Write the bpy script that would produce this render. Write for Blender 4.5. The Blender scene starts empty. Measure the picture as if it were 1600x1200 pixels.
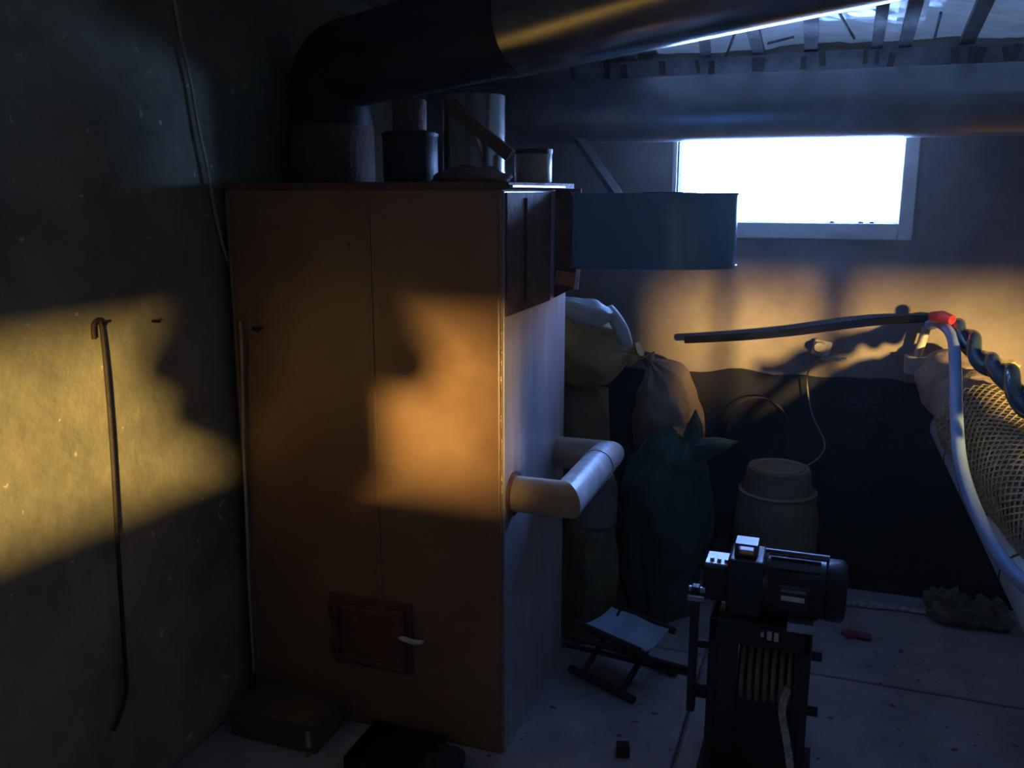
import bpy, bmesh, math, random
from mathutils import Vector, Matrix, noise
random.seed(7)
C = bpy.context.scene.collection
sc = bpy.context.scene
R = math.radians
# ------------------------------------------------------------------ camera
H = 1.7
PIT, YAW, F = R(12.1), R(19.6), 1400.0
cam = bpy.data.objects.new('camera', bpy.data.cameras.new('camera'))
C.objects.link(cam)
cam.location = (0, 0, H)
cam.rotation_euler = (math.pi/2-PIT, 0, YAW)
cam.data.sensor_width = 36
cam.data.lens = 36*F/1600
cam.data.clip_start = 0.02
sc.camera = cam
# ------------------------------------------------------------------ light
SUN_AZ = R(34)
SUN_EL = R(1.2)
w = bpy.data.worlds.new('world'); sc.world = w; w.use_nodes = True
nt = w.node_tree; nt.nodes.clear()
wo = nt.nodes.new('ShaderNodeOutputWorld'); bg = nt.nodes.new('ShaderNodeBackground')
tc = nt.nodes.new('ShaderNodeTexCoord'); sx = nt.nodes.new('ShaderNodeSeparateXYZ')
cr = nt.nodes.new('ShaderNodeValToRGB')
cr.color_ramp.elements[0].position = 0.0; cr.color_ramp.elements[0].color = (0.26, 0.46, 1, 1)
cr.color_ramp.elements[1].position = 0.9; cr.color_ramp.elements[1].color = (0.14, 0.32, 1, 1)
nt.links.new(tc.outputs['Generated'], sx.inputs[0]); nt.links.new(sx.outputs['Z'], cr.inputs[0])
nt.links.new(cr.outputs[0], bg.inputs[0]); nt.links.new(bg.outputs[0], wo.inputs[0])
bg.inputs['Strength'].default_value = 40
sun = bpy.data.objects.new('sun', bpy.data.lights.new('sun', 'SUN')); C.objects.link(sun)
sun.data.energy = 260; sun.data.color = (1, 0.84, 0.54); sun.data.angle = R(2.5)
sdir = Vector((-math.sin(SUN_AZ)*math.cos(SUN_EL), math.cos(SUN_AZ)*math.cos(SUN_EL), -math.sin(SUN_EL)))
sun.rotation_euler = sdir.to_track_quat('-Z', 'Y').to_euler()
sun.location = (3, -6, 3)
def portal(loc, rot, sx_, sy_):
    l = bpy.data.lights.new('portal', 'AREA'); l.shape = 'RECTANGLE'; l.size = sx_; l.size_y = sy_
    l.cycles.is_portal = True
    o = bpy.data.objects.new('portal', l); C.objects.link(o); o.location = loc; o.rotation_euler = rot
vs = sc.view_settings
vs.view_transform = 'Standard'; vs.look = 'None'; vs.gamma = 1; vs.use_curve_mapping = False
vs.exposure = 0.3

# ------------------------------------------------------------------ helpers
fw = Vector((-math.sin(YAW)*math.cos(PIT), math.cos(YAW)*math.cos(PIT), -math.sin(PIT)))
rt = Vector((math.cos(YAW), math.sin(YAW), 0)); up = rt.cross(fw)
O = Vector((0, 0, H))
def at(ax, v, x, y):
    """real point of the room on the plane axis=v that the photograph shows at x, y"""
    d = fw + rt*((x-800)/F) - up*((y-600)/F)
    return O + d*((v-O[ax])/d[ax])
YB = 3.95     # back wall
XL = -1.78    # left wall
XR = 5.2
YF = -2.2
def ceil_z(y): return 2.27 + 0.10*(YB-y)
def at_ceil(x, y, off=0):
    d = fw + rt*((x-800)/F) - up*((y-600)/F)
    t = (2.27+0.10*YB-off-H)/(d.z+0.10*d.y)
    return O + d*t

def mat(name, col, rough=0.7, metal=0.0, col2=None, scale=8.0, detail=6, bump=0.15, bscale=None, spec=0.5,
        stretch=(1, 1, 1), rough2=None, flecks=None, trans=0.0, alpha=1.0, pos=(0.35, 0.65)):
    m = bpy.data.materials.new(name); m.use_nodes = True
    n = m.node_tree; b = n.nodes['Principled BSDF']
    b.inputs['Roughness'].default_value = rough; b.inputs['Metallic'].default_value = metal
    b.inputs['Specular IOR Level'].default_value = spec
    t = n.nodes.new('ShaderNodeTexCoord'); mp = n.nodes.new('ShaderNodeMapping')
    mp.inputs['Scale'].default_value = stretch
    n.links.new(t.outputs['Object'], mp.inputs[0])
    nz = n.nodes.new('ShaderNodeTexNoise'); nz.inputs['Scale'].default_value = scale
    nz.inputs['Detail'].default_value = detail; nz.inputs['Roughness'].default_value = 0.65
    n.links.new(mp.outputs[0], nz.inputs['Vector'])
    r = n.nodes.new('ShaderNodeValToRGB')
    c2 = col2 or tuple(c*0.6 for c in col)
    r.color_ramp.elements[0].position = pos[0]; r.color_ramp.elements[0].color = (*c2, 1)
    r.color_ramp.elements[1].position = pos[1]; r.color_ramp.elements[1].color = (*col, 1)
    n.links.new(nz.outputs['Fac'], r.inputs[0])
    out = r.outputs[0]
    if flecks:
        fc, fscale, thr = flecks
        n2 = n.nodes.new('ShaderNodeTexNoise'); n2.inputs['Scale'].default_value = fscale
        n2.inputs['Detail'].default_value = 2
        n.links.new(t.outputs['Object'], n2.inputs['Vector'])
        r2 = n.nodes.new('ShaderNodeValToRGB')
        r2.color_ramp.elements[0].position = thr; r2.color_ramp.elements[0].color = (0, 0, 0, 1)
        r2.color_ramp.elements[1].position = thr+0.03; r2.color_ramp.elements[1].color = (1, 1, 1, 1)
        n.links.new(n2.outputs['Fac'], r2.inputs[0])
        mx = n.nodes.new('ShaderNodeMixRGB'); mx.inputs[2].default_value = (*fc, 1)
        n.links.new(r2.outputs[0], mx.inputs[0]); n.links.new(out, mx.inputs[1]); out = mx.outputs[0]
    n.links.new(out, b.inputs['Base Color'])
    if rough2 is not None:
        mr = n.nodes.new('ShaderNodeMapRange'); mr.inputs['To Min'].default_value = rough2
        mr.inputs['To Max'].default_value = rough
        n.links.new(nz.outputs['Fac'], mr.inputs['Value']); n.links.new(mr.outputs[0], b.inputs['Roughness'])
    if bump:
        nb = n.nodes.new('ShaderNodeTexNoise'); nb.inputs['Scale'].default_value = bscale or scale*4
        nb.inputs['Detail'].default_value = 4
        n.links.new(mp.outputs[0], nb.inputs['Vector'])
        bp = n.nodes.new('ShaderNodeBump'); bp.inputs['Strength'].default_value = bump
        bp.inputs['Distance'].default_value = 0.01
        n.links.new(nb.outputs['Fac'], bp.inputs['Height']); n.links.new(bp.outputs[0], b.inputs['Normal'])
    if trans: b.inputs['Transmission Weight'].default_value = trans
    if alpha < 1: b.inputs['Alpha'].default_value = alpha
    return m

M = dict(
    plaster=mat('plaster', (.40, .37, .23), .8, col2=(.17, .165, .11), scale=3.0, detail=10, bump=.5, bscale=22,
                flecks=((.60, .56, .38), 24, .715), pos=(.3, .7)),
    backwall=mat('back_plaster', (.34, .28, .23), .8, col2=(.20, .17, .14), scale=2.5, detail=9, bump=.4, bscale=18),
    darkwall=mat('dark_plaster', (.10, .095, .09), .9, col2=(.05, .05, .05), scale=3, bump=.4),  # unseen walls, colour set dark to cut bounce light
    blackband=mat('blackband', (.016, .015, .014), .9, col2=(.008, .008, .008), scale=9, bump=.5),
    concrete=mat('concrete', (.42, .43, .46), .7, col2=(.27, .275, .30), scale=5, detail=10, bump=.4, bscale=30,
                 flecks=((.10, .10, .11), 25, .68)),
    primer=mat('brown_primer', (.31, .19, .105), .38, col2=(.225, .125, .065), scale=4, detail=9, bump=.12, bscale=9,
               rough2=.34, flecks=((.15, .08, .04), 16, .70)),
    greysteel=mat('grey_steel', (.60, .56, .58), .38, col2=(.40, .38, .41), scale=5, detail=5, bump=.1,
                  stretch=(3, 3, .35), metal=.25, rough2=.3),
    weld=mat('weld', (.50, .36, .22), .35, metal=.5, scale=50, bump=.6, bscale=90),
    rust=mat('rust', (.20, .085, .05), .7, col2=(.10, .045, .03), scale=14, bump=.4),
    galv=mat('galvanised', (.55, .52, .48), .28, metal=1, col2=(.38, .36, .34), scale=5, bump=.03, bscale=12, rough2=.2),
    duct=mat('dull_duct', (.30, .30, .32), .42, metal=.75, col2=(.20, .20, .22), scale=4, bump=.05, rough2=.3),
    soot=mat('sooty_steel', (.035, .026, .022), .5, metal=.4, scale=6, bump=.1),
    blue=mat('blue_paint', (.14, .28, .38), .18, col2=(.11, .23, .32), scale=6, bump=.02, spec=.6),
    tan=mat('tan_pipe', (.50, .38, .24), .4, col2=(.38, .28, .18), scale=10, bump=.12, rough2=.3),
    foil=mat('foil', (.60, .66, .70), .36, metal=.55, col2=(.45, .50, .55), scale=6, bump=.6, bscale=9),
    batten=mat('batten_wood', (.30, .29, .30), .8, col2=(.18, .17, .18), scale=20, bump=.3),
    frame=mat('window_frame', (.82, .76, .68), .5, col2=(.66, .61, .55), scale=14, bump=.15),
    yellow_sack=mat('yellow_sack', (.62, .49, .19), .5, col2=(.46, .35, .12), scale=9, bump=.5, bscale=14),
    white_sack=mat('white_sack', (.66, .70, .64), .5, col2=(.5, .54, .5), scale=9, bump=.4, bscale=14),
    beige_sack=mat('beige_sack', (.34, .25, .16), .6, col2=(.22, .16, .10), scale=9, bump=.5, bscale=14),
    olive_sack=mat('olive_sack', (.20, .17, .08), .6, col2=(.12, .10, .05), scale=9, bump=.5, bscale=14),
    green_bag=mat('green_bag', (.035, .11, .085), .36, col2=(.02, .065, .05), scale=7, bump=.5, bscale=12),
    bucket=mat('bucket', (.28, .25, .16), .25, col2=(.20, .18, .12), scale=7, bump=.08),
    black=mat('black_paint', (.014, .015, .02), .35, scale=12, bump=.1),
    blackmetal=mat('black_metal', (.02, .021, .026), .45, metal=.5, scale=12, bump=.15),
    chrome=mat('bright_steel', (.6, .62, .66), .3, metal=.9, scale=12, bump=.05),
    whiteplate=mat('white_plate', (.82, .84, .86), .35, scale=20, bump=.05),
    rope=mat('rope', (.75, .72, .68), .9, col2=(.26, .25, .23), scale=60, bump=.6, bscale=110),
    droprope=mat('drum_rope', (.30, .26, .20), .9, col2=(.2, .17, .13), scale=60, bump=.6, bscale=110),
    stool=mat('stool_cloth', (.42, .58, .76), .4, col2=(.32, .46, .64), scale=12, bump=.3, bscale=20),
    stoolleg=mat('stool_leg', (.03, .026, .025), .5, scale=12, bump=.1),
    wire=mat('wire', (.33, .28, .19), .5, scale=20, bump=.1),
    darkwire=mat('dark_wire', (.06, .05, .045), .5, scale=20, bump=.1),
    cloth=mat('burlap', (.48, .37, .26), .85, col2=(.34, .26, .19), scale=8, bump=.6, bscale=40),
    net=mat('net', (.55, .46, .28), .6, col2=(.42, .34, .2), scale=20, bump=.2),
    netcore=mat('net_core', (.20, .16, .12), .8, scale=20, bump=.2),
    pvc=mat('pvc', (.55, .66, .72), .4, col2=(.46, .57, .64), scale=6, bump=.05),
    hose=mat('hose', (.34, .50, .80), .16, col2=(.28, .43, .72), scale=6, bump=.02, spec=.7),
    twist=mat('twisted_plastic', (.07, .12, .16), .16, col2=(.04, .07, .10), scale=9, bump=.3, bscale=14, spec=.8),
    ribbed=mat('ribbed_plastic', (.07, .035, .05), .4, scale=9, bump=.1),
    red=mat('red_tape', (.75, .06, .07), .4, col2=(.6, .04, .05), scale=20, bump=.1),
    white=mat('white_plastic', (.58, .54, .44), .45, col2=(.46, .42, .34), scale=20, bump=.1),
    foam=mat('foam', (.75, .62, .25), .8, scale=25, bump=.6),
    card=mat('cardboard', (.17, .13, .07), .85, col2=(.12, .09, .05), scale=10, bump=.15),
    rubble=mat('rubble', (.20, .20, .14), .9, col2=(.10, .10, .07), scale=14, bump=.6),
    rubber=mat('rubber', (.004, .004, .004), .95, spec=.1, bump=.1),
    poker_iron=mat('poker_iron', (.06, .045, .035), .7, metal=.3, scale=14, bump=.3),
    cordmat=mat('cord', (.62, .55, .40), .6, scale=20, bump=.1),
    pink=mat('pink_scrap', (.45, .08, .14), .7, scale=14, bump=.2),
    label=mat('orange_label', (.65, .22, .08), .5, col2=(.55, .15, .05), scale=30, bump=.05),
    wood=mat('grey_wood', (.13, .105, .10), .8, col2=(.09, .07, .065), scale=15, bump=.3, stretch=(1, 1, .2)),
    skin=mat('skin', (.5, .32, .24), .5, scale=20, bump=.05),
    jacket=mat('jacket', (.04, .05, .07), .8, scale=20, bump=.3),
    door=mat('slit_frame', (.10, .13, .15), .6, scale=8, bump=.1),  # frame of the added light slit
)
def glassmat():
    m = bpy.data.materials.new('window_glass'); m.use_nodes = True
    n = m.node_tree; n.nodes.clear()
    o = n.nodes.new('ShaderNodeOutputMaterial'); mx = n.nodes.new('ShaderNodeMixShader')
    tr = n.nodes.new('ShaderNodeBsdfTransparent'); gl = n.nodes.new('ShaderNodeBsdfGlossy')
    gl.inputs['Roughness'].default_value = .05; fr = n.nodes.new('ShaderNodeFresnel')
    n.links.new(fr.outputs[0], mx.inputs[0]); n.links.new(tr.outputs[0], mx.inputs[1])
    n.links.new(gl.outputs[0], mx.inputs[2]); n.links.new(mx.outputs[0], o.inputs[0])
    return m
M['glass'] = glassmat()
def glowfoilmat():
    m = mat('glowing_foil', (.60, .66, .70), .36, metal=.5, col2=(.45, .50, .55), scale=6, bump=.6, bscale=9)
    n = m.node_tree; b = n.nodes['Principled BSDF']; o = n.nodes['Material Output']
    t = n.nodes.new('ShaderNodeBsdfTranslucent'); t.inputs[0].default_value = (1, .85, .60, 1)
    x = n.nodes.new('ShaderNodeMixShader'); x.inputs[0].default_value = .010  # translucency added to a foil copy so it glows with sky
    n.links.new(b.outputs[0], x.inputs[1]); n.links.new(t.outputs[0], x.inputs[2]); n.links.new(x.outputs[0], o.inputs[0])
    return m
M['glowfoil'] = glowfoilmat()
M['tintglass'] = glassmat()
M['tintglass'].name = 'tinted_glass'
M['tintglass'].node_tree.nodes['Transparent BSDF'].inputs[0].default_value = (.17, .15, .11, 1)  # tint added to hold back sky light through the unseen rear panes
M['clear'] = mat('clear_plastic', (.75, .8, .82), .15, trans=.85, scale=5, bump=.25, bscale=12)

# ---- bmesh shape helpers
def T(bm, verts, mtx): bmesh.ops.transform(bm, matrix=mtx, verts=verts)
def box(bm, c, s, rot=None):
    r = bmesh.ops.create_cube(bm, size=1)
    m = Matrix.Translation(Vector(c)) @ (rot.to_4x4() if rot is not None else Matrix()) @ Matrix.Diagonal((*s, 1))
    T(bm, r['verts'], m); return r['verts']
def b3(bm, lo, hi):
    lo, hi = Vector(lo), Vector(hi); return box(bm, (lo+hi)/2, hi-lo)
def frames(pts):
    fr = []; n = None
    for i, p in enumerate(pts):
        a = pts[max(i-1, 0)]; b = pts[min(i+1, len(pts)-1)]
        t = (b-a).normalized()
        if n is None:
            n = t.orthogonal().normalized()
        else:
            n = (n - t*n.dot(t)).normalized()
        fr.append((p, n, t.cross(n).normalized()))
    return fr
def tube(bm, pts, r, seg=12, cap=True, fn=None, n0=None):
    pts = [Vector(p) for p in pts]
    fr = frames(pts); rings = []
    for i, (p, n, b) in enumerate(fr):
        ri = r[i] if isinstance(r, (list, tuple)) else r
        ring = []
        for k in range(seg):
            a = 2*math.pi*k/seg
            rr = ri*(fn(i/(len(pts)-1), a) if fn else 1)
            ring.append(bm.verts.new(p + n*math.cos(a)*rr + b*math.sin(a)*rr))
        rings.append(ring)
    for i in range(len(rings)-1):
        for k in range(seg):
            bm.faces.new((rings[i][k], rings[i][(k+1) % seg], rings[i+1][(k+1) % seg], rings[i+1][k]))
    if cap:
        bm.faces.new(rings[0][::-1]); bm.faces.new(rings[-1])
def cyl(bm, a, b, r, seg=24, r2=None, cap=True):
    tube(bm, [a, b], [r, r if r2 is None else r2], seg, cap)
def lathe(bm, c, prof, seg=32, sx_=1, sy_=1):
    c = Vector(c); rings = []
    for r, z in prof:
        rings.append([bm.verts.new(c+Vector((r*sx_*math.cos(2*math.pi*k/seg), r*sy_*math.sin(2*math.pi*k/seg), z))) for k in range(seg)])
    for i in range(len(rings)-1):
        for k in range(seg):
            bm.faces.new((rings[i][k], rings[i][(k+1) % seg], rings[i+1][(k+1) % seg], rings[i+1][k]))
    bm.faces.new(rings[0][::-1]); bm.faces.new(rings[-1])
def spline(pts, n=10):
    pts = [Vector(p) for p in pts]; out = []
    for i in range(len(pts)-1):
        p0 = pts[max(i-1, 0)]; p1 = pts[i]; p2 = pts[i+1]; p3 = pts[min(i+2, len(pts)-1)]
        for k in range(n):
            t = k/n
            out.append(.5*((2*p1)+(p2-p0)*t+(2*p0-5*p1+4*p2-p3)*t*t+(3*p1-p0-3*p2+p3)*t**3))
    out.append(pts[-1]); return out
def B(): return bmesh.new()
def obj(name, bm, m, parent=None, smooth=False, bevel=0, loc=None):
    bmesh.ops.recalc_face_normals(bm, faces=bm.faces[:])
    me = bpy.data.meshes.new(name)
    if parent is not None or loc is not None:
        base = Vector(loc) if loc is not None else world_of(parent)
        bmesh.ops.translate(bm, verts=bm.verts[:], vec=-base)
    bm.to_mesh(me); bm.free()
    me.materials.append(M[m])
    if smooth:
        for p in me.polygons: p.use_smooth = True
        me.set_sharp_from_angle(angle=R(40))
    o = bpy.data.objects.new(name, me); C.objects.link(o)
    if parent is not None: o.parent = parent
    elif loc is not None: o.location = loc
    if bevel:
        bv = o.modifiers.new('bevel', 'BEVEL'); bv.width = bevel; bv.segments = 3; bv.limit_method = 'ANGLE'
        for p in me.polygons: p.use_smooth = True
        me.set_sharp_from_angle(angle=R(30)) if not smooth else None
    return o
def world_of(p):
    v = Vector((0, 0, 0))
    while p is not None: v += p.location; p = p.parent
    return v
def tag(o, label, cat, group=None, kind=None):
    o['label'] = label; o['category'] = cat
    if group: o['group'] = group
    if kind: o['kind'] = kind
    return o
def thing(name, label, cat, loc, group=None):
    o = bpy.data.objects.new(name, None); C.objects.link(o); o.location = loc
    o.empty_display_size = .1
    return tag(o, label, cat, group)
def struct(name, bm, m, parent=None, label=None, **k):
    o = obj(name, bm, m, parent, **k)
    if parent is None: o['kind'] = 'structure'
    if label: o['label'] = label
    return o
def wire(name, pts, r, m, label, cat, n=8, seg=8, group=None):
    bm = B(); tube(bm, spline(pts, n), r, seg)
    o = obj(name, bm, m, smooth=True, loc=Vector(pts[0]))
    return tag(o, label, cat, group)

# ================================================================== ROOM
# concrete slabs, laid as separate slabs with open joints
fl = B(); b3(fl, (XL-.1, YF-.1, -.12), (XR+.1, YB+.1, -.03)); fl_o = struct('floor', fl, 'concrete', label='grey concrete slab floor')
jy = at(2, 0, 1400, 1073).y
ys = [YF, -.9, .55, jy, YB]
xs = [XL, -.35, .86, 2.2, 3.7, XR]
for i in range(len(xs)-1):
    for j in range(len(ys)-1):
        g = .005
        bm = B(); b3(bm, (xs[i]+g, ys[j]+g, -.05), (xs[i+1]-g, ys[j+1]-g, random.uniform(-.002, .001)))
        obj('slab', bm, 'concrete', fl_o, bevel=.006)
# left wall
bm = B(); b3(bm, (XL-.2, YF-.2, -.1), (XL, YB+.2, 2.9)); struct('wall_left', bm, 'plaster')
# back wall with the window hole
WX0 = at(1, YB, 1058, 260).x; WX1 = at(1, YB, 1411, 260).x
WZ0 = at(1, YB, 1280, 348).z; WZ1 = WZ0+.46
bm = B()
b3(bm, (XL-.2, YB, -.1), (WX0, YB+.2, 2.9)); b3(bm, (WX1, YB, -.1), (XR+.2, YB+.2, 2.9))
b3(bm, (WX0, YB, -.1), (WX1, YB+.2, WZ0)); b3(bm, (WX0, YB, WZ1), (WX1, YB+.2, 2.9))
struct('wall_back', bm, 'backwall')
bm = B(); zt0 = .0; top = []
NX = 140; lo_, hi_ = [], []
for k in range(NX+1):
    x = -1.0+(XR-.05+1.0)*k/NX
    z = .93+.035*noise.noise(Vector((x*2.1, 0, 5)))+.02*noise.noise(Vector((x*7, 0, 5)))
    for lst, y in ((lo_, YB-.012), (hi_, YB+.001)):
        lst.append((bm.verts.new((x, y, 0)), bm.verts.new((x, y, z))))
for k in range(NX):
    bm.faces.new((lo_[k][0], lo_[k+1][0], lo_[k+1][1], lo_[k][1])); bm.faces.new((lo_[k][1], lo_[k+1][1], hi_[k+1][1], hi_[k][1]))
struct('trim_2', bm, 'blackband', label='near-black lower band of the back wall')  # near-black sheet added over the lower back wall, ragged top
# window
win = bpy.data.objects.new('window_1', None); C.objects.link(win); win.location = ((WX0+WX1)/2, YB, WZ0)
win['kind'] = 'structure'; win['label'] = 'small high window glaring white in the back wall'
fx = WX1+.055; fz = WZ0-.065
for nm, lo, hi in (('frame_side', (WX1, YB-.03, fz), (fx, YB+.05, WZ1+.05)),
                   ('frame_side', (WX0-.02, YB-.012, WZ0-.03), (WX0, YB+.05, WZ1+.05)),
                   ('sill', (WX0-.02, YB-.035, fz), (WX1, YB+.05, WZ0)),
                   ('frame_top', (WX0, YB-.03, WZ1), (WX1, YB+.05, WZ1+.05))):
    bm = B(); b3(bm, lo, hi); obj(nm, bm, 'frame', win, bevel=.006)
bm = B(); b3(bm, (WX0, YB+.12, WZ0), (WX1, YB+.124, WZ1)); obj('pane', bm, 'glass', win)
for px_ in (1300, 1345, 1362):
    p = at(1, YB-.01, px_, 346); bm = B()
    bmesh.ops.create_icosphere(bm, subdivisions=2, radius=.009)
    for v in bm.verts: v.co.z *= .6; v.co += noise.noise_vector(v.co*150)*.003; v.co += Vector((p.x, p.y, WZ0+.003))
    o = obj('mortar_crumb', bm, 'rubble', win)
portal(((WX0+WX1)/2, YB+.14, (WZ0+WZ1)/2), (R(-90), 0, 0), WX1-WX0, WZ1-WZ0)
# rear wall (behind the photographer) with the low sun's windows
def XP(p, y=YF): return (p - y*math.sin(SUN_AZ))/math.cos(SUN_AZ)
A0, A1 = XP(-1.15), XP(.66)
B0, B1 = XP(1.68), 5.1
Z0, Z1 = .98, 1.43
bm = B()
b3(bm, (XL-.2, YF-.12, -.1), (XR+.2, YF, Z0)); b3(bm, (XL-.2, YF-.12, Z1), (XR+.2, YF, 2.9))
b3(bm, (XL-.2, YF-.12, Z0), (A0, YF, Z1)); b3(bm, (A1, YF-.12, Z0), (B0, YF, Z1)); b3(bm, (B1, YF-.12, Z0), (XR+.2, YF, Z1))
struct('wall_front', bm, 'darkwall')
for k, (a, b, mull) in enumerate(((A0, A1, []), (B0, B1, []))):
    wn = bpy.data.objects.new('window_%d' % (k+2), None); C.objects.link(wn); wn.location = ((a+b)/2, YF, Z0); wn['kind'] = 'structure'
    bm = B(); b3(bm, (a, YF-.07, Z0), (b, YF-.066, Z1)); obj('pane', bm, 'tintglass', wn)
    for mxx in mull:
        bm = B(); b3(bm, (mxx-.06, YF-.1, Z0), (mxx+.06, YF-.03, Z1)); obj('mullion', bm, 'frame', wn)
    portal(((a+b)/2, YF-.13, (Z0+Z1)/2), (R(90), 0, 0), b-a, Z1-Z0)
D0, D1, DZ = -1.62, -1.50, 2.2  # unseen slit added in the right wall for streak highlights and side light
bm = B(); b3(bm, (XR, YF-.2, -.1), (XR+.2, D0, 2.9)); b3(bm, (XR, D1, -.1), (XR+.2, YB+.2, 2.9)); b3(bm, (XR, D0, DZ), (XR+.2, D1, 2.9)); struct('wall_right', bm, 'darkwall')
bm = B(); b3(bm, (XR-.02, D0-.06, 0), (XR+.1, D0, DZ+.06)); b3(bm, (XR-.02, D1, 0), (XR+.1, D1+.06, DZ+.06)); b3(bm, (XR-.02, D0, DZ), (XR+.1, D1, DZ+.06)); struct('light_slit', bm, 'door')
portal((XR+.11, (D0+D1)/2, DZ/2), (0, R(90), 0), DZ, D1-D0)
# ceiling : crinkled foil sheet
bm = B(); nx, ny = 150, 150; g = []
x0, x1, y0, y1 = XL-.1, XR+.1, YF-.1, YB+.1
fine = []
for j in range(ny+1):
    row = []
    y = y0+(y1-y0)*(j/ny)**.75
    for i in range(nx+1):
        x = x0+(x1-x0)*(i/nx)**1.15
        n_ = noise.noise(Vector((x*3.2, y*1.6, 1)))
        rg = 1-abs(noise.noise(Vector((x*6.5+n_*1.5, y*6+3, 2))))*2
        z = ceil_z(y) + .022*n_ - .022*max(0, rg-.55) + .006*noise.noise(Vector((x*18, y*18, 4)))
        row.append(bm.verts.new((x, y, z)))
    g.append(row)
for j in range(ny):
    for i in range(nx): bm.faces.new((g[j][i], g[j][i+1], g[j+1][i+1], g[j+1][i]))
glowfoil = set()
for f in bm.faces:
    c = f.calc_center_median()
    f.material_index = 1 if (-.75 < c.x < 2.4 and c.y > 1.5) else 0
ceil = struct('ceiling', bm, 'foil', label='crinkled silver foil insulation held up by battens')
ceil.data.materials.append(M['glowfoil'])
def batten(p, q, wd=.035, th=.022):
    p, q = Vector(p), Vector(q); d = q-p
    rot = d.to_track_quat('Y', 'Z').to_matrix(); bm = B()
    box(bm, (p+q)/2, (wd, d.length, th), rot); return obj('batten', bm, 'batten', ceil)
for a, b, wd in (((1103, 90), (1100, 50), .042), ((1187, 86), (1175, 40), .045), ((1267, 87), (1268, 25), .05), ((1368, 88), (1381, 0), .04),
             ((1410, 86), (1432, 0), .045), ((1505, 78), (1540, 0), .05)):
    p = at_ceil(*a, .03); q = at_ceil(*b, .03); d = (q-p).normalized()
    batten(p - d*.06, p + d*2.2, wd)
for x in (-1.55, -1.2, -.85, 1.2, 1.6, 2.0, 2.5, 3.0, 3.5, 4.0, 4.5, 5.0):
    batten((x, YB-.05, ceil_z(YB-.05)-.03), (x, YF+.05, ceil_z(YF+.05)-.03), .045)
# crossing strands of wire holding the foil
for a, b in (((1133, 91), (1150, 48)), ((1240, 58), (1200, 68)), ((1310, 18), (1335, 60)), ((1470, 20), (1460, 60))):
    bm = B(); cyl(bm, at_ceil(*a, .028), at_ceil(*b, .028), .005, 6); obj('tie_strap', bm, 'batten', ceil)
# wall plate beam along the top of back wall with bracket ends
bz = at(1, YB-.06, 1300, 97).z
bm = B(); b3(bm, (XL+.02, YB-.11, bz-.035), (XR-.02, YB, bz+.035)); tr = struct('trim_1', bm, 'batten', label='dark wall plate along the top of the back wall', bevel=.004)
for q in (768, 895, 975, 1035, 1090, 1112, 1180, 1190, 1256, 1285, 1352, 1370, 1393, 1492, 1520, 1532, 1573, 1588):
    p = at(1, YB-.12, q, 99-q*.006); bm = B()
    box(bm, (p.x, YB-.118, bz+random.uniform(-.012, .008)), (random.uniform(.014, .028), .016, .05), Matrix.Rotation(random.uniform(-.3, .3), 3, 'Y'))
    obj('bracket', bm, 'wood', tr)

# ================================================================== BOILER
bx0, bx1, by0, by1, bt = -1.745, -.851, 2.313, 2.935, 1.713
boiler = thing('boiler', 'tall brown sheet steel boiler with a small ash door low on its front', 'boiler', ((bx0+bx1)/2, (by0+by1)/2, 0))
bm = B(); b3(bm, (bx0, by0, 0), (bx1-.006, by1, bt)); o = obj('body', bm, 'primer', boiler, bevel=.010)
bm = B(); b3(bm, (bx1-.007, by0+.012, .0), (bx1, by1-.002, bt-.01)); obj('side_panel', bm, 'greysteel', boiler, bevel=.002).__setitem__('label', 'grey steel side panel')
bm = B()
pts = [Vector((bx1-.006, by0+.002, .02+k*.02)) for k in range(84)]
tube(bm, [p+Vector((random.uniform(-.0008, .0008), random.uniform(-.0008, .0008), 0)) for p in pts], [random.uniform(.002, .004) for _ in pts], 6)
obj('corner_weld', bm, 'weld', boiler, smooth=True)
bm = B(); tube(bm, [(bx0+.01, by0, .05), (bx0+.01, by0, bt-.01)], .008, 8); obj('edge_angle', bm, 'primer', boiler, smooth=True)
bm = B(); b3(bm, (bx0-.004, by0-.008, bt-.004), (bx1+.02, by1+.02, bt+.014)); obj('top_plate', bm, 'rust', boiler, bevel=.003)
bm = B(); b3(bm, (bx1+.0, by0+.0, bt-.002), (bx1+.03, by0+.5, bt+.006)); obj('top_lip', bm, 'chrome', boiler, bevel=.002)
# vertical seam on front
sx0 = at(1, by0, 584, 600).x
bm = B(); b3(bm, (sx0-.006, by0-.003, .35), (sx0+.006, by0+.004, bt-.02)); obj('front_seam', bm, 'primer', boiler, bevel=.002)
# darker red-brown sheet over the upper part of the side
a = at(0, bx1, 816, 300); 
y_a = at(0, bx1, 818, 400).y; y_b = at(0, bx1, 858, 400).y
zlo = at(0, bx1, 835, 478).z
bm = B(); b3(bm, (bx1-.002, by0+.02, zlo), (bx1+.006, y_b, bt-.015)); obj('upper_plate', bm, 'rust', boiler, bevel=.003)
bm = B(); b3(bm, (bx1+.004, y_a-.008, zlo+.03), (bx1+.014, y_a+.008, bt-.03)); obj('upper_rib', bm, 'rust', boiler, bevel=.003)
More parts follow.
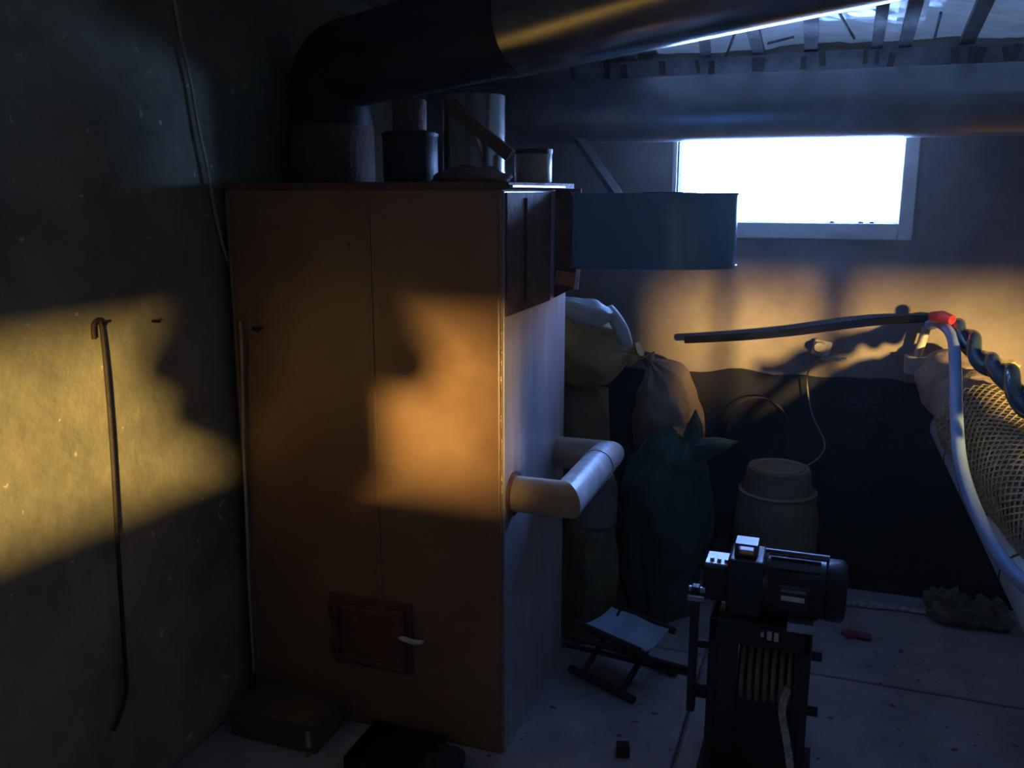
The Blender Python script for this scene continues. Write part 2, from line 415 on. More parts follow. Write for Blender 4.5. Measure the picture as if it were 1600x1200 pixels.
# blower mounting plate, standing off the side
p1 = at(1, 2.80, 858, 295); p2 = at(1, 2.80, 908, 295); p3 = at(1, 2.80, 905, 445); p4 = at(1, 2.80, 858, 465)
bm = B(); vv = []
for dy in (0, .008):
    vv.append([bm.verts.new(Vector((max(p.x, bx1), 2.80+dy, p.z))) for p in (p1, p2, p3, p4)])
bm.faces.new(vv[0]); bm.faces.new(vv[1][::-1])
for k in range(4): bm.faces.new((vv[0][k], vv[0][(k+1) % 4], vv[1][(k+1) % 4], vv[1][k]))
mp_ = obj('mounting_plate', bm, 'rust', boiler)
la = at(1, 2.795, 868, 424); lb = at(1, 2.795, 900, 447)
bm = B(); box(bm, ((la.x+lb.x)/2, 2.794, (la.z+lb.z)/2), (lb.x-la.x, .006, (la.z-lb.z)), Matrix.Rotation(.12, 3, 'Y')); obj('orange_label', bm, 'label', mp_)['label'] = 'torn orange warning sticker'
bm = B(); box(bm, (lb.x+.005, 2.79, (la.z+lb.z)/2), (.012, .012, la.z-lb.z+.02), Matrix.Rotation(.1, 3, 'Y')); obj('curled_edge', bm, 'whiteplate', mp_)
# ash door
d0 = at(1, by0, 524, 932); d1 = at(1, by0, 640, 1045)
dc = ((d0.x+d1.x)/2, by0-.02, (d0.z+d1.z)/2)
dw, dh = d1.x-d0.x, d0.z-d1.z
bm = B(); box(bm, (dc[0], by0-.006, dc[2]), (dw+.03, .014, dh+.03)); obj('door_frame', bm, 'rust', boiler, bevel=.003)
bm = B(); rt_ = Matrix.Rotation(R(-4), 3, 'Z'); box(bm, dc, (dw, .012, dh), rt_); dr = obj('ash_door', bm, 'rust', boiler, bevel=.004)
for s in (-1, 1):
    bm = B(); box(bm, (dc[0], by0-.032, dc[2]+s*dh*.42), (dw*.98, .012, .012), rt_); obj('door_rim', bm, 'rust', dr, bevel=.002)
    bm = B(); box(bm, (dc[0]+s*dw*.43, by0-.032+s*(-.0), dc[2]), (.012, .012, dh*.9), rt_); obj('door_rim', bm, 'rust', dr, bevel=.002)
    bm = B(); cyl(bm, (d0.x-.008, by0-.018, dc[2]+s*dh*.3-.025), (d0.x-.008, by0-.018, dc[2]+s*dh*.3+.025), .010, 12); obj('hinge', bm, 'rust', dr, smooth=True)
la = at(1, by0-.03, 650, 1000); bm = B()
tube(bm, [(d1.x-.02, by0-.03, la.z), (la.x, by0-.04, la.z-.004), (la.x+.03, by0-.045, la.z+.006)], [.008, .009, .006], 10)
obj('latch', bm, 'whiteplate', dr, smooth=True)['label'] = 'pale bent latch handle'
# side pipe loop: one pipe, warm sun and pale window light put into its colours
zP = at(1, by0+.08, 840, 776).z; yP0 = by0+.085; xE = at(1, yP0, 896, 776).x-.03; yP1 = 2.86
rp = .054
def mitre(bm, p, q, r, m0=None, m1=None, seg=32):
    """straight pipe from p to q whose ends are cut on the planes with normals m0 and m1"""
    p, q = Vector(p), Vector(q); t = (q-p).normalized(); a = t.cross(Vector((0, 0, 1))).normalized(); b = t.cross(a); rings = []
    for c0, m_ in ((p, m0), (q, m1)):
        m_ = Vector(m_).normalized() if m_ else t; rg = []
        for k in range(seg):
            v = c0 + a*math.cos(2*math.pi*k/seg)*r + b*math.sin(2*math.pi*k/seg)*r
            v = v - t*((v-c0).dot(m_)/t.dot(m_)); rg.append(bm.verts.new(v))
        rings.append(rg)
    for k in range(seg): bm.faces.new((rings[0][k], rings[0][(k+1) % seg], rings[1][(k+1) % seg], rings[1][k]))
    bm.faces.new(rings[0][::-1]); bm.faces.new(rings[1])
xm = xE+.012
bm = B(); mitre(bm, (bx1-.01, yP0, zP), (xm, yP0, zP), rp, None, (1, 1, 0)); obj('pipe_stub', bm, 'tan', boiler, smooth=True)
bm = B(); mitre(bm, (xm, yP0, zP), (xm, yP1, zP), rp, (1, 1, 0), (-1, 1, 0)); pj = obj('cross_pipe', bm, 'whiteplate', boiler, smooth=True)
pj['label'] = 'long section of the side pipe, coloured paler for its window light'
bm = B(); mitre(bm, (xm, yP1, zP), (bx1-.01, yP1, zP), rp, (-1, 1, 0), None); obj('pipe_stub', bm, 'tan', boiler, smooth=True)
bm = B(); cyl(bm, (xm, yP1-.12, zP), (xm, yP1-.112, zP), rp+.003, 28); obj('pipe_weld', bm, 'whiteplate', boiler, smooth=True)
bm = B(); cyl(bm, (bx1, yP0, zP), (bx1+.01, yP0, zP), rp+.012, 28); obj('pipe_collar', bm, 'rust', boiler, smooth=True)

# ================================================================== FLUE
fc = at(1, 2.74, 520, 250); FX, FY = fc.x, 2.74
fr_ = .138
flue = thing('flue_duct', 'large dark flue duct rising from boiler and crossing the ceiling to upper right', 'duct', (FX, FY, bt+.014))
bm = B(); cyl(bm, (FX, FY, bt+.014), (FX, FY, bt+.20), fr_+.004, 40); st = obj('rust_stub', bm, 'rust', flue, smooth=True)
st['label'] = 'rusty red collar standing on the boiler'
ez = 2.10
dd = Vector((math.sin(R(74)), -math.cos(R(74)), .085)).normalized()
e0 = Vector((FX, FY, ez-.10)); ep = []
for k in range(7):
    t = k/6; ang = t*math.pi/2
    ep.append(Vector((FX, FY, ez-.09)) + dd*(.09*(1-math.cos(ang))) + Vector((0, 0, .09*math.sin(ang))))
bm = B(); tube(bm, [(FX, FY, bt+.19)]+ep, fr_, 40); obj('elbow', bm, 'soot', flue, smooth=True)
J = ep[-1] + dd*.66
bm = B(); tube(bm, [ep[-1]-dd*.01, J], fr_, 40); obj('dark_section', bm, 'soot', flue, smooth=True)
bm = B(); tube(bm, [J-dd*.02, J+dd*.03], fr_+.006, 40); obj('joint_ring', bm, 'soot', flue, smooth=True)
bm = B(); tube(bm, [J, J+dd*2.3], fr_+.004, 48); g_ = obj('galvanised_section', bm, 'galv', flue, smooth=True)
g_['label'] = 'shiny galvanised duct section'
# ================================================================== HORIZONTAL DUCT under the eaves
py_ = YB-.30
pt = at(1, py_, 1250, 110); pb = at(1, py_, 1250, 219)
pz = (pt.z+pb.z)/2; pr = (pt.z-pb.z)/2*.985
duct = thing('ventilation_duct', 'long dull grey duct running level in front of the back wall above the window', 'duct', (0, py_, pz))
xa = at(1, py_, 640, 180).x; xb = at(1, py_, 815, 180).x
bm = B(); cyl(bm, (xa, py_, pz), (xb+.02, py_, pz), pr*.93, 40); obj('duct_section', bm, 'duct', duct, smooth=True)
bm = B(); cyl(bm, (xb, py_, pz), (.95, py_, pz), pr, 48); obj('duct_section', bm, 'duct', duct, smooth=True)
bm = B(); cyl(bm, (.93, py_, pz), (XR-.01, py_, pz), pr*.97, 48); obj('duct_section', bm, 'duct', duct, smooth=True)
for x in (xb, .95):
    bm = B(); cyl(bm, (x-.012, py_, pz), (x+.012, py_, pz), pr+.005, 40); obj('joint_ring', bm, 'duct', duct, smooth=True)
for x in (-.9, .75, 2.4, 4.0):
    bm = B(); b3(bm, (x-.012, py_-.003, pz+pr*.9), (x+.012, py_+.003, ceil_z(py_)-.0)); obj('hanger', bm, 'blackmetal', duct)

# ================================================================== GLOW HAZE, volume added for the bloom around the window
bm = B(); b3(bm, (XL-.1, YF-.1, -.09), (XR+.1, YB+.16, 3.05))
hm = bpy.data.materials.new('glow_haze'); hm.use_nodes = True; hn = hm.node_tree; hn.nodes.clear()
ho = hn.nodes.new('ShaderNodeOutputMaterial'); hv = hn.nodes.new('ShaderNodeVolumeScatter')
hv.inputs['Density'].default_value = .0045; hv.inputs['Anisotropy'].default_value = .75
hn.links.new(hv.outputs[0], ho.inputs['Volume']); M['haze'] = hm
tag(obj('haze', bm, 'haze', loc=(0, 0, 0)), 'faint haze added to the room air for the bloom around the window', 'haze', kind='stuff')

# ================================================================== THINGS ON THE BOILER
zt = bt+.014
def on_top(x, Y): return at(1, Y, x, 280)
# dark two-tier canister
c = on_top(642, 2.62)
t = thing('canister', 'dark two-tier canister on boiler top beside the rusty collar', 'canister', (c.x, 2.62, zt))
bm = B(); lathe(bm, (c.x, 2.62, zt), [(.083, 0), (.086, .01), (.086, .145), (.080, .155), (.052, .16)]); obj('body', bm, 'soot', t, smooth=True)
bm = B(); lathe(bm, (c.x, 2.62, zt+.16), [(.052, 0), (.054, .085), (.050, .092)]); obj('neck', bm, 'rust', t, smooth=True)
bm = B(); cyl(bm, (c.x, 2.62, zt+.14), (c.x, 2.62, zt+.15), .089, 32); obj('rim', bm, 'soot', t, smooth=True)
# pale post of galvanised pipe
c = on_top(741, 2.60); top = at(1, 2.60, 741, 150).z
t = thing('pipe_offcut', 'shiny galvanised pipe offcut standing upright on the boiler under a leaning red bar', 'pipe', (c.x, 2.60, zt))
bm = B(); lathe(bm, (c.x, 2.60, zt), [(.092, 0), (.096, .006), (.094, .012), (.094, top-zt)], 40); obj('pipe_wall', bm, 'galv', t, smooth=True)
bm = B(); cyl(bm, (c.x, 2.60, zt+.02), (c.x, 2.60, zt+.03), .0965, 40); obj('bead', bm, 'galv', t, smooth=True)
# dark red leaning bar
a = at(1, 2.50, 700, 163); b = at(1, 2.47, 797, 243)
bm = B(); d = b-a; box(bm, (a+b)/2, (.012, d.length, .038), d.to_track_quat('Y', 'Z').to_matrix())
box(bm, (a+b)/2+Vector((0, .018, .01)), (.034, d.length, .008), d.to_track_quat('Y', 'Z').to_matrix())
tag(obj('angle_bar', bm, 'rust', loc=(a+b)/2, bevel=.001), 'dark red angle iron bar slanting across the shiny pipe offcut', 'metal bar')
# dark rag at foot
c = on_top(735, 2.42); bm = B()
bmesh.ops.create_icosphere(bm, subdivisions=4, radius=1)
for v in bm.verts:
    n_ = noise.noise(v.co*2.2)*.35
    v.co = Vector((v.co.x*.115*(1+n_*.5), v.co.y*.075, max(v.co.z, -.25)*.036*(1+n_)+.008))
    v.co += Vector((c.x, 2.42, zt))
tag(obj('rag', bm, 'rust', smooth=True, loc=(c.x, 2.42, zt)), 'dark reddish rag crumpled on the boiler edge before the shiny pipe', 'rag')
# small can right
c = at(1, 2.62, 833, 283); ch = at(1, 2.62, 833, 241).z
cx_ = min(c.x, bx1-.065)
cx_ = c.x
t = thing('tin_can', 'small tin can with a dark lid at the right end of the boiler top', 'can', (cx_, 2.62, zt))
bm = B(); lathe(bm, (cx_, 2.62, zt), [(.054, 0), (.056, .004), (.056, ch-zt), (.054, ch-zt+.004)], 36); obj('can_body', bm, 'tan', t, smooth=True)
bm = B(); cyl(bm, (cx_, 2.62, ch), (cx_, 2.62, ch+.014), .058, 36); obj('lid', bm, 'soot', t, smooth=True)

# ================================================================== BLOWER
Yc = 2.98
pl = at(1, Yc-.17, 880, 360); pr_ = at(1, Yc, 1152, 360); pm = at(1, Yc-.17, 1020, 360)
Rb = .185; Rx = .30
cxb = pr_.x-Rx
zt_ = at(1, Yc-.17, 1000, 303).z; zb_ = at(1, Yc-.17, 1000, 419).z
t = thing('blower', 'glossy blue rounded fan housing mounted on the right side of the boiler', 'fan', (cxb, Yc, zb_))
def vol(bm, z0, z1, grow=0, n=28):
    out = []
    yy = Rb+grow
    xl = bx1+.06
    prof = [(xl-grow, -yy)]
    for k in range(n+1):
        a = -math.pi/2+math.pi*k/n
        prof.append((cxb+math.cos(a)*(Rx+grow), math.sin(a)*yy))
    prof.append((xl-grow, yy*.35)); 
    lo = [bm.verts.new((x, Yc+y, z0)) for x, y in prof]; hi = [bm.verts.new((x, Yc+y, z1)) for x, y in prof]
    bm.faces.new(lo[::-1]); bm.faces.new(hi)
    for i in range(len(prof)): bm.faces.new((lo[i], lo[(i+1) % len(prof)], hi[(i+1) % len(prof)], hi[i]))
bm = B(); vol(bm, zb_, zt_); obj('casing', bm, 'blue', t, smooth=True)
bm = B(); vol(bm, zt_-.004, zt_+.003, .004); obj('top_rim', bm, 'blue', t, smooth=True)
bm = B(); vol(bm, zb_-.003, zb_+.004, .004); obj('bottom_rim', bm, 'blue', t, smooth=True)
bm = B(); b3(bm, (bx1+.006, Yc-.10, zb_+.02), (bx1+.065, Yc+.05, zt_-.02)); obj('outlet', bm, 'rust', t, bevel=.003)
bm = B(); cyl(bm, (cxb+.08, Yc, zt_), (cxb+.08, Yc, zt_+.006), .09, 32); obj('inlet_ring', bm, 'blackmetal', t, smooth=True)
# leaning batten behind blower
a = at(1, 3.30, 910, 225); b = at(1, 3.22, 962, 300)
d = b-a; bm = B(); box(bm, (a+b)/2+d*.25, (.05, d.length*1.7, .018), d.to_track_quat('Y', 'Z').to_matrix())
tag(obj('leaning_lath', bm, 'wood', loc=(a+b)/2, bevel=.002), 'grey wooden lath leaning behind the blue fan housing', 'lath')

# ================================================================== SACKS
def sack(pts, rad, seg=64, pleats=9, tie=(0, 1), amp=.14, flat=1.0, seed=0, bm=None):
    own = bm or B()
    P = spline(pts, 10); n = len(P)
    rr = []
    for i in range(n):
        u = i/(n-1)*(len(rad)-1); k = min(int(u), len(rad)-2); f_ = u-k; f_ = f_*f_*(3-2*f_)
        rr.append(rad[k]*(1-f_)+rad[k+1]*f_)
    mx = max(rr)
    def fn(t, a):
        i = int(round(t*(n-1))); s = 1-rr[i]/mx
        nn = noise.noise(Vector((math.cos(a)*1.6+seed, math.sin(a)*1.6, t*3.5)))
        n2 = noise.noise(Vector((math.cos(a)*5+seed, math.sin(a)*5, t*7)))
        return 1+.20*nn+.07*n2+amp*s*(abs(math.sin(a*pleats/2+t*3+seed))-.5)*1.6 + .05*(1-abs(noise.noise(Vector((a*2.5, t*3, seed+9)))*2))*s
    tube(own, P, rr, seg, True, fn)
    return own
# bottom olive sack
q0 = at(1, 3.40, 885, 870); c = Vector((q0.x, 3.40, 0))
zq = at(1, 3.4, 915, 605).z
tag(obj('olive_sack', sack([c+Vector((0, 0, .0)), c+Vector((.01, 0, .25)), c+Vector((0, .0, .6)), c+Vector((.01, .02, zq))], [.13, .185, .17, .13], seed=1), 'olive_sack', smooth=True, loc=c),
    'dull olive sack standing on the floor beside the boiler, under the yellow one', 'sack')
# yellow-white sack lying on top
y1_ = 3.36
a = at(1, y1_, 820, 520); b = at(1, y1_, 900, 537); c_ = at(1, y1_, 950, 547); d_ = at(1, y1_, 986, 552)
t = thing('tied_sack', 'yellow and white tied plastic sack lying on top of the olive sack', 'sack', (b.x, y1_, b.z-.14))
obj('body', sack([a, b, c_, d_], [.11, .150, .128, .022], pleats=11, amp=.22, seed=4), 'yellow_sack', t, smooth=True)
n1 = at(1, y1_, 984, 551); n2 = at(1, y1_-.01, 1000, 545); n3 = at(1, y1_-.01, 985, 560)
bm = B(); sack([n1, (n1+n2)/2, n2], [.018, .022, .03], 24, 7, bm=bm, seed=2); sack([n1, (n1+n3)/2, n3+Vector((.02, 0, -.01))], [.016, .02, .026], 24, 7, bm=bm, seed=3)
obj('knot', bm, 'yellow_sack', t, smooth=True)
w0 = at(1, y1_-.13, 878, 478); w1 = at(1, y1_-.14, 925, 490); w2 = at(1, y1_-.10, 955, 492)
bm = B(); sack([w0, w1, w2], [.035, .05, .022], 32, 7, seed=5, bm=bm)
obj('white_top', bm, 'white_sack', t, smooth=True)
bm = B(); s0 = at(1, y1_-.10, 950, 480); s1 = at(1, y1_-.08, 968, 510); s2 = at(1, y1_-.05, 982, 540)
tube(bm, spline([s0, s1, s2], 8), [.018+.01*math.sin(k/16*3.14) for k in range(17)], 12)
obj('folded_hem', bm, 'white_sack', t, smooth=True)
# beige tied sack
y2_ = 3.76
b0 = at(1, y2_, 1050, 870); 
pts = [Vector((b0.x, y2_, 0)), at(1, y2_, 1045, 760), at(1, y2_, 1044, 660), at(1, y2_, 1038, 600), at(1, y2_, 1018, 566)]
t = thing('beige_sack', 'beige sack with a gathered top standing behind the green bag', 'sack', (b0.x, y2_, 0))
obj('body', sack(pts, [.10, .12, .155, .115, .028], pleats=13, amp=.2, seed=7), 'beige_sack', t, smooth=True)
g0 = pts[-1]
obj('gathered_top', sack([g0-Vector((0, 0, .01)), g0+Vector((-.01, 0, .012)), g0+Vector((-.02, 0, .028))], [.028, .022, .04], 32, 9, seed=8), 'beige_sack', t, smooth=True)
# green bag with pointed corners
y3_ = 3.50
g0 = at(1, y3_, 1035, 880); base = Vector((g0.x, y3_, 0))
t = thing('green_bag', 'dark green plastic bag with two pointed corners on the floor before the beige sack', 'bag', base)
pts = [base, at(1, y3_, 1035, 840), at(1, y3_, 1040, 770), at(1, y3_, 1055, 715), at(1, y3_, 1075, 680)]
obj('body', sack(pts, [.14, .20, .185, .13, .06], pleats=7, amp=.2, seed=12), 'green_bag', t, smooth=True)
pk = at(1, y3_-.03, 1087, 641); pk0 = at(1, y3_-.01, 1080, 700)
obj('bag_corner', sack([pk0, (pk0+pk)/2+Vector((.004, 0, 0)), pk], [.075, .030, .004], 24, 5, seed=13), 'green_bag', t, smooth=True)
pk = at(1, y3_-.05, 1152, 690); pk0 = at(1, y3_-.02, 1082, 705)
obj('bag_corner', sack([pk0, (pk0+pk)/2, pk], [.065, .032, .004], 24, 5, seed=14), 'green_bag', t, smooth=True)
pk = at(1, y3_-.05, 985, 722); pk0 = at(1, y3_-.02, 1060, 690)
obj('bag_fold', sack([pk0, (pk0+pk)/2, pk], [.04, .035, .02], 24, 5, seed=15), 'green_bag', t, smooth=True)
# clear plastic bottle between pipe and bag
y4_ = 3.16
c0 = at(1, y4_, 930, 790); zc_ = at(1, y4_, 930, 765).z
t = thing('clear_jug', 'clear plastic jug behind the pale pipe, standing on a squat sack', 'jug', (c0.x, y4_, zc_-.13))
bm = B(); lathe(bm, (c0.x, y4_, zc_-.13), [(.075, 0), (.085, .015), (.085, .14), (.07, .19), (.025, .225), (.025, .25)], 36); obj('body', bm, 'clear', t, smooth=True)
bm = B(); cyl(bm, (c0.x, y4_, zc_+.115), (c0.x, y4_, zc_+.14), .03, 20); obj('cap', bm, 'whiteplate', t, smooth=True)
zz = zc_-.131
bm = B(); sack([Vector((c0.x-.03, y4_, 0)), Vector((c0.x-.03, y4_, zz*.5)), Vector((c0.x-.03, y4_, zz*.92)), Vector((c0.x-.03, y4_, zz-.002))], [.10, .12, .10, .07], bm=bm, seed=21)
tag(obj('low_sack', bm, 'olive_sack', smooth=True, loc=(c0.x-.03, y4_, 0)), 'squat olive sack on the floor under the clear jug', 'sack')

# ================================================================== INVERTED BUCKET
yb_ = 3.66
bc = at(1, yb_, 1208, 870); ztp = at(1, yb_, 1208, 728).z
base = Vector((bc.x, yb_, 0))
ztp = ztp
t = thing('bucket', 'olive plastic bucket standing upside down on the floor behind the winch', 'bucket', base)
prof = [(.185, 0), (.19, .02), (.182, .04), (.172, .05), (.170, .2), (.160, .30)]
sc_ = ztp/.42
bm = B(); lathe(bm, base, [(.186, 0), (.190, .012*sc_), (.178, .03*sc_), (.172, .05*sc_), (.168, .17*sc_), (.166, .28*sc_), (.152, .34*sc_), (.132, .375*sc_), (.126, .415*sc_), (.120, .42*sc_)], 48)
obj('shell', bm, 'bucket', t, smooth=True)
for zz in (.05, .345):
    bm = B(); rr = .174 if zz < .1 else .153
    lathe(bm, base+Vector((0, 0, zz*sc_)), [(rr-.004, 0), (rr+.003, .004), (rr+.003, .010), (rr-.004, .014)], 48); obj('ridge', bm, 'bucket', t, smooth=True)
bm = B(); lathe(bm, base+Vector((0, 0, ztp)), [(.112, -.004), (.112, .003), (.104, .005), (.100, .001)], 48); obj('foot_ring', bm, 'bucket', t, smooth=True)

# ================================================================== BACK WALL FITTINGS AND WIRES
Yw = YB
c = at(1, Yw-.03, 1284, 545)
t = thing('wall_socket', 'small white socket with a wire on the back wall below the window', 'socket', (c.x, Yw, c.z))
bm = B(); box(bm, (c.x, Yw-.015, c.z), (.075, .03, .07), Matrix.Rotation(.2, 3, 'Y')); obj('base', bm, 'white', t, bevel=.01)
bm = B(); cyl(bm, (c.x-.005, Yw-.03, c.z+.005), (c.x-.012, Yw-.065, c.z+.012), .026, 20, r2=.018); obj('plug', bm, 'white', t, smooth=True)
bm = B(); b3(bm, (c.x-.0, Yw-.05, c.z-.045), (c.x+.10, Yw, c.z-.035)); obj('ledge', bm, 'white', t)
wp = [at(1, Yw-.06, *q) for q in ((1283, 558), (1263, 580), (1262, 610), (1270, 650), (1288, 690), (1282, 712), (1262, 727))]
wire('wire', wp, .0032, 'wire', 'thin wire dangling from the white wall socket down behind the bucket', 'wire')
wp = [at(1, Yw-.05, *q) for q in ((1128, 670), (1140, 642), (1165, 624), (1195, 622), (1222, 640), (1233, 668), (1230, 705))]
wire('wire', wp, .003, 'darkwire', 'dark wire arched on the back wall above the bucket', 'wire')
# pipe bracket with cup
c = at(1, Yw-.05, 1432, 572)
t = thing('pipe_bracket', 'pale cup-shaped pipe bracket on the back wall under the hose end', 'bracket', (c.x, Yw, c.z))
bm = B(); lathe(bm, (c.x, Yw-.06, c.z-.03), [(.03, 0), (.048, .004), (.050, .075), (.044, .077), (.042, .04)], 28); obj('cup', bm, 'white', t, smooth=True)
a = at(1, Yw-.06, 1432, 560); b = at(1, Yw-.06, 1448, 512)
bm = B(); cyl(bm, a, b, .017, 16); obj('stem', bm, 'white', t, smooth=True)
bm = B(); box(bm, (c.x+.03, Yw-.02, c.z-.02), (.06, .04, .05)); obj('foot', bm, 'white', t, bevel=.006)
# dark cable along the wall left of the hose tip
wp = [at(1, q[0], *q[1:]) for q in ((3.93, 1452, 498), (3.88, 1400, 500), (3.87, 1330, 507), (3.87, 1240, 519), (3.87, 1150, 527), (3.88, 1070, 531))]
wire('thick_cable', wp, .016, 'rubber', 'thick dark cable running level along the back wall left from the hose end', 'cable')
# unseen posts added at the right to throw upright shadow bars on the back wall
for X_, Y_, r_, lb in ((XP(2.225, 1.2), 1.2, .055, 'unseen round post added to cast a broad shadow bar'), (XP(1.85, 1.7), 1.7, .028, 'unseen thin post added to cast a narrow shadow bar')):
    t = thing('shadow_post', lb, 'post', (X_, Y_, 0))
    bm = B(); cyl(bm, (X_, Y_, .01), (X_, Y_, ceil_z(Y_)-.05), r_, 20); obj('shaft', bm, 'blackmetal', t, smooth=True)
    bm = B(); b3(bm, (X_-.1, Y_-.1, 0), (X_+.1, Y_+.1, .012)); obj('base_plate', bm, 'blackmetal', t)
# foam lump
c = at(1, Yw-.01, 1569, 573); bm = B(); bmesh.ops.create_icosphere(bm, subdivisions=3, radius=1)
for v in bm.verts:
    n_ = 1+noise.noise(v.co*2)*.4; v.co = Vector((v.co.x*.055*n_, v.co.y*.03*n_, v.co.z*.028*n_)) + Vector((c.x, Yw-.006, c.z))
tag(obj('foam_lump', bm, 'foam', smooth=True, loc=(c.x, Yw, c.z)), 'bright yellow lump of mounting foam on the back wall at the right edge', 'foam')

# ================================================================== WRAPPED PIPE BUNDLE AT RIGHT
def line(pa, pb, Ya, Yb):
    return at(1, Ya, *pa), at(1, Yb, *pb)
# main cloth-wrapped pipe (perpendicular to the back wall)
A = at(1, 3.86, 1478, 590); Bp = at(1, 3.15, 1600, 745)
X0 = (A.x)
d = (Bp-A)
E1 = A+d*1.9
t = thing('wrapped_pipe', 'thick burlap wrapped pipe coming out of the back wall at the right edge', 'pipe', A)
n = 60; P = [A+(E1-A)*(k/n) + Vector((0, 0, .006*math.sin(k*.7))) for k in range(n+1)]
rad = [.115+.03*min(1, k/30)+.007*math.sin(k*.55)+.006*math.sin(k*1.3) for k in range(n+1)]
bm = B(); tube(bm, P, rad, 40, True, lambda u, a: 1+.10*noise.noise(Vector((math.cos(a)*2, math.sin(a)*2, u*14)))+.03*math.sin(a*7+u*30)); obj('burlap_wrap', bm, 'cloth', t, smooth=True)
# net sleeve over the nearer part
bm = B(); nh = 34
Pn0, Pn1 = A+d*.52, A+d*1.9
L = (Pn1-Pn0).length; fr2 = frames([Pn0, Pn1]); _, nn, bb = fr2[0]
steps = 90; rnet = .157
for s in (-1, 1):
    for h in range(nh):
        pts = []
        for k in range(steps+1):
            u = k/steps; a = 2*math.pi*h/nh + s*u*L*math.pi*1.9
            rr_ = rnet*(1+.05*noise.noise(Vector((math.cos(a)*1.5, math.sin(a)*1.5, u*6))))
            pts.append(Pn0+(Pn1-Pn0)*u + nn*math.cos(a)*rr_ + bb*math.sin(a)*rr_)
        tube(bm, pts, .0042, 4, False)
o = obj('net_sleeve', bm, 'net', t, smooth=True); o['kind'] = 'stuff'; o['label'] = 'pale diamond net sleeve'
bm = B(); tube(bm, [Pn0+(Pn1-Pn0)*(k/20) for k in range(21)], .150, 36); obj('net_core', bm, 'tan', t, smooth=True)
# pvc pipe below, in socketed sections
A2 = at(1, 3.84, 1484, 668); B2 = at(1, 2.90, 1586, 862)
d2 = B2-A2
t = thing('plastic_pipe', 'pale blue plastic pipe in jointed sections below the burlap wrapped pipe', 'pipe', A2)
cuts = [0, .30, .58, .86, 1.14, 1.42, 1.8]
for i in range(len(cuts)-1):
    a, b = A2+d2*cuts[i], A2+d2*cuts[i+1]
    bm = B(); cyl(bm, a+d2*.004, b-d2*.004, .074, 36); sct = obj('pipe_section', bm, 'pvc', t, smooth=True)
    bm = B(); cyl(bm, b-d2*.006, b+d2*.002, .0755, 36); obj('joint_band', bm, 'ribbed', t, smooth=True)
# ribbed hose between them
A3 = at(1, 3.2, 1540, 728); B3 = at(1, 2.82, 1604, 838)
d3 = B3-A3
t = thing('ribbed_hose', 'dark purplish ribbed hose squeezed between the burlap and plastic pipes', 'hose', A3)
bm = B(); cyl(bm, A3, A3+d3*1.7, .018, 20); obj('hose_core', bm, 'ribbed', t, smooth=True)
for k in range(22):
    p = A3+d3*(.03+k*.075); bm = B(); tube(bm, [p-d3*.012, p-d3*.008, p+d3*.008, p+d3*.012], [.022, .027, .027, .022], 16); obj('rib', bm, 'ribbed', t, smooth=True)
# twisted dark plastic on top
A4 = at(1, 3.82, 1490, 520); B4 = at(1, 3.12, 1600, 630); d4 = B4-A4
t = thing('twisted_tube', 'dark glossy twisted plastic tubing lying along the top of the burlap pipe', 'tubing', A4)
for s in (0, math.pi):
    pts = []; L = d4.length*1.9
    _, nn, bb = frames([A4, B4])[0]
    for k in range(120):
        u = k/119; a = s+u*L*17
        pts.append(A4+d4*1.9*u+nn*math.cos(a)*.018+bb*math.sin(a)*.018+Vector((0, 0, .02+.012*math.sin(u*20))))
    bm = B(); tube(bm, pts, .026, 14); obj('strand', bm, 'twist', t, smooth=True)
# light blue hose
hp = [at(1, *q) for q in ((3.88, 1452, 508), (3.80, 1470, 506), (3.66, 1488, 528), (3.42, 1493, 580), (3.22, 1494, 640), (3.0, 1500, 720), (2.83, 1521, 790), (2.68, 1556, 860), (2.55, 1600, 912), (2.45, 1660, 950), (2.35, 1760, 975))]
bm = B(); tube(bm, spline(hp, 12), .021, 20); hs = tag(obj('water_hose', bm, 'hose', smooth=True, loc=hp[0]), 'glossy light blue hose hanging in a long curve at the right', 'hose')
a = at(1, 3.80, 1456, 495); b = at(1, 3.72, 1488, 500)
bm = B(); tube(bm, [a, (a+b)/2+Vector((0, 0, .006)), b], [.02, .024, .018], 14); obj('red_tape', bm, 'red', hs, smooth=True)['label'] = 'red tape wrapped round the hose end'

# rubble heap under bundle
c = at(2, .06, 1510, 935); c.y = min(c.y, 3.78)
t = thing('debris_heap', 'small crumpled olive heap of debris on the floor under the hose', 'debris', (c.x, c.y, 0))
for k in range(9):
    bm = B(); bmesh.ops.create_icosphere(bm, subdivisions=3, radius=1)
    ox, oy = random.uniform(-.1, .1), random.uniform(-.06, .06); s_ = random.uniform(.035, .065)
    for v in bm.verts:
        n_ = 1+noise.noise(v.co*1.8+Vector((k*7, 0, 0)))*.6; v.co = Vector((v.co.x*s_*1.2, v.co.y*s_, (v.co.z+.9)*s_*.85))*n_ + Vector((c.x+ox, c.y+oy, 0.0))
        v.co.z = max(v.co.z, 0)
    obj('clod', bm, 'rubble', t, smooth=True)

# ================================================================== FLOOR ITEMS
# loose wires near bucket
wp = [at(2, .012, *q) for q in ((1282, 815), (1300, 832), (1322, 846), (1318, 862), (1296, 868), (1275, 872), (1285, 855), (1310, 850))]
wp = [Vector((p.x, min(p.y, YB-.05), p.z)) for p in wp]
wire('wire', wp, .005, 'wire', 'short stiff wire curled on the floor right of the bucket', 'wire')
# rope lying on floor to the right
rp_ = [at(2, .012, *q) for q in ((1290, 935), (1340, 944), (1400, 950), (1470, 959), (1540, 965), (1600, 973), (1700, 990))]
wire('rope', rp_, .011, 'rope', 'white rope laid straight across the floor right of the winch', 'rope')
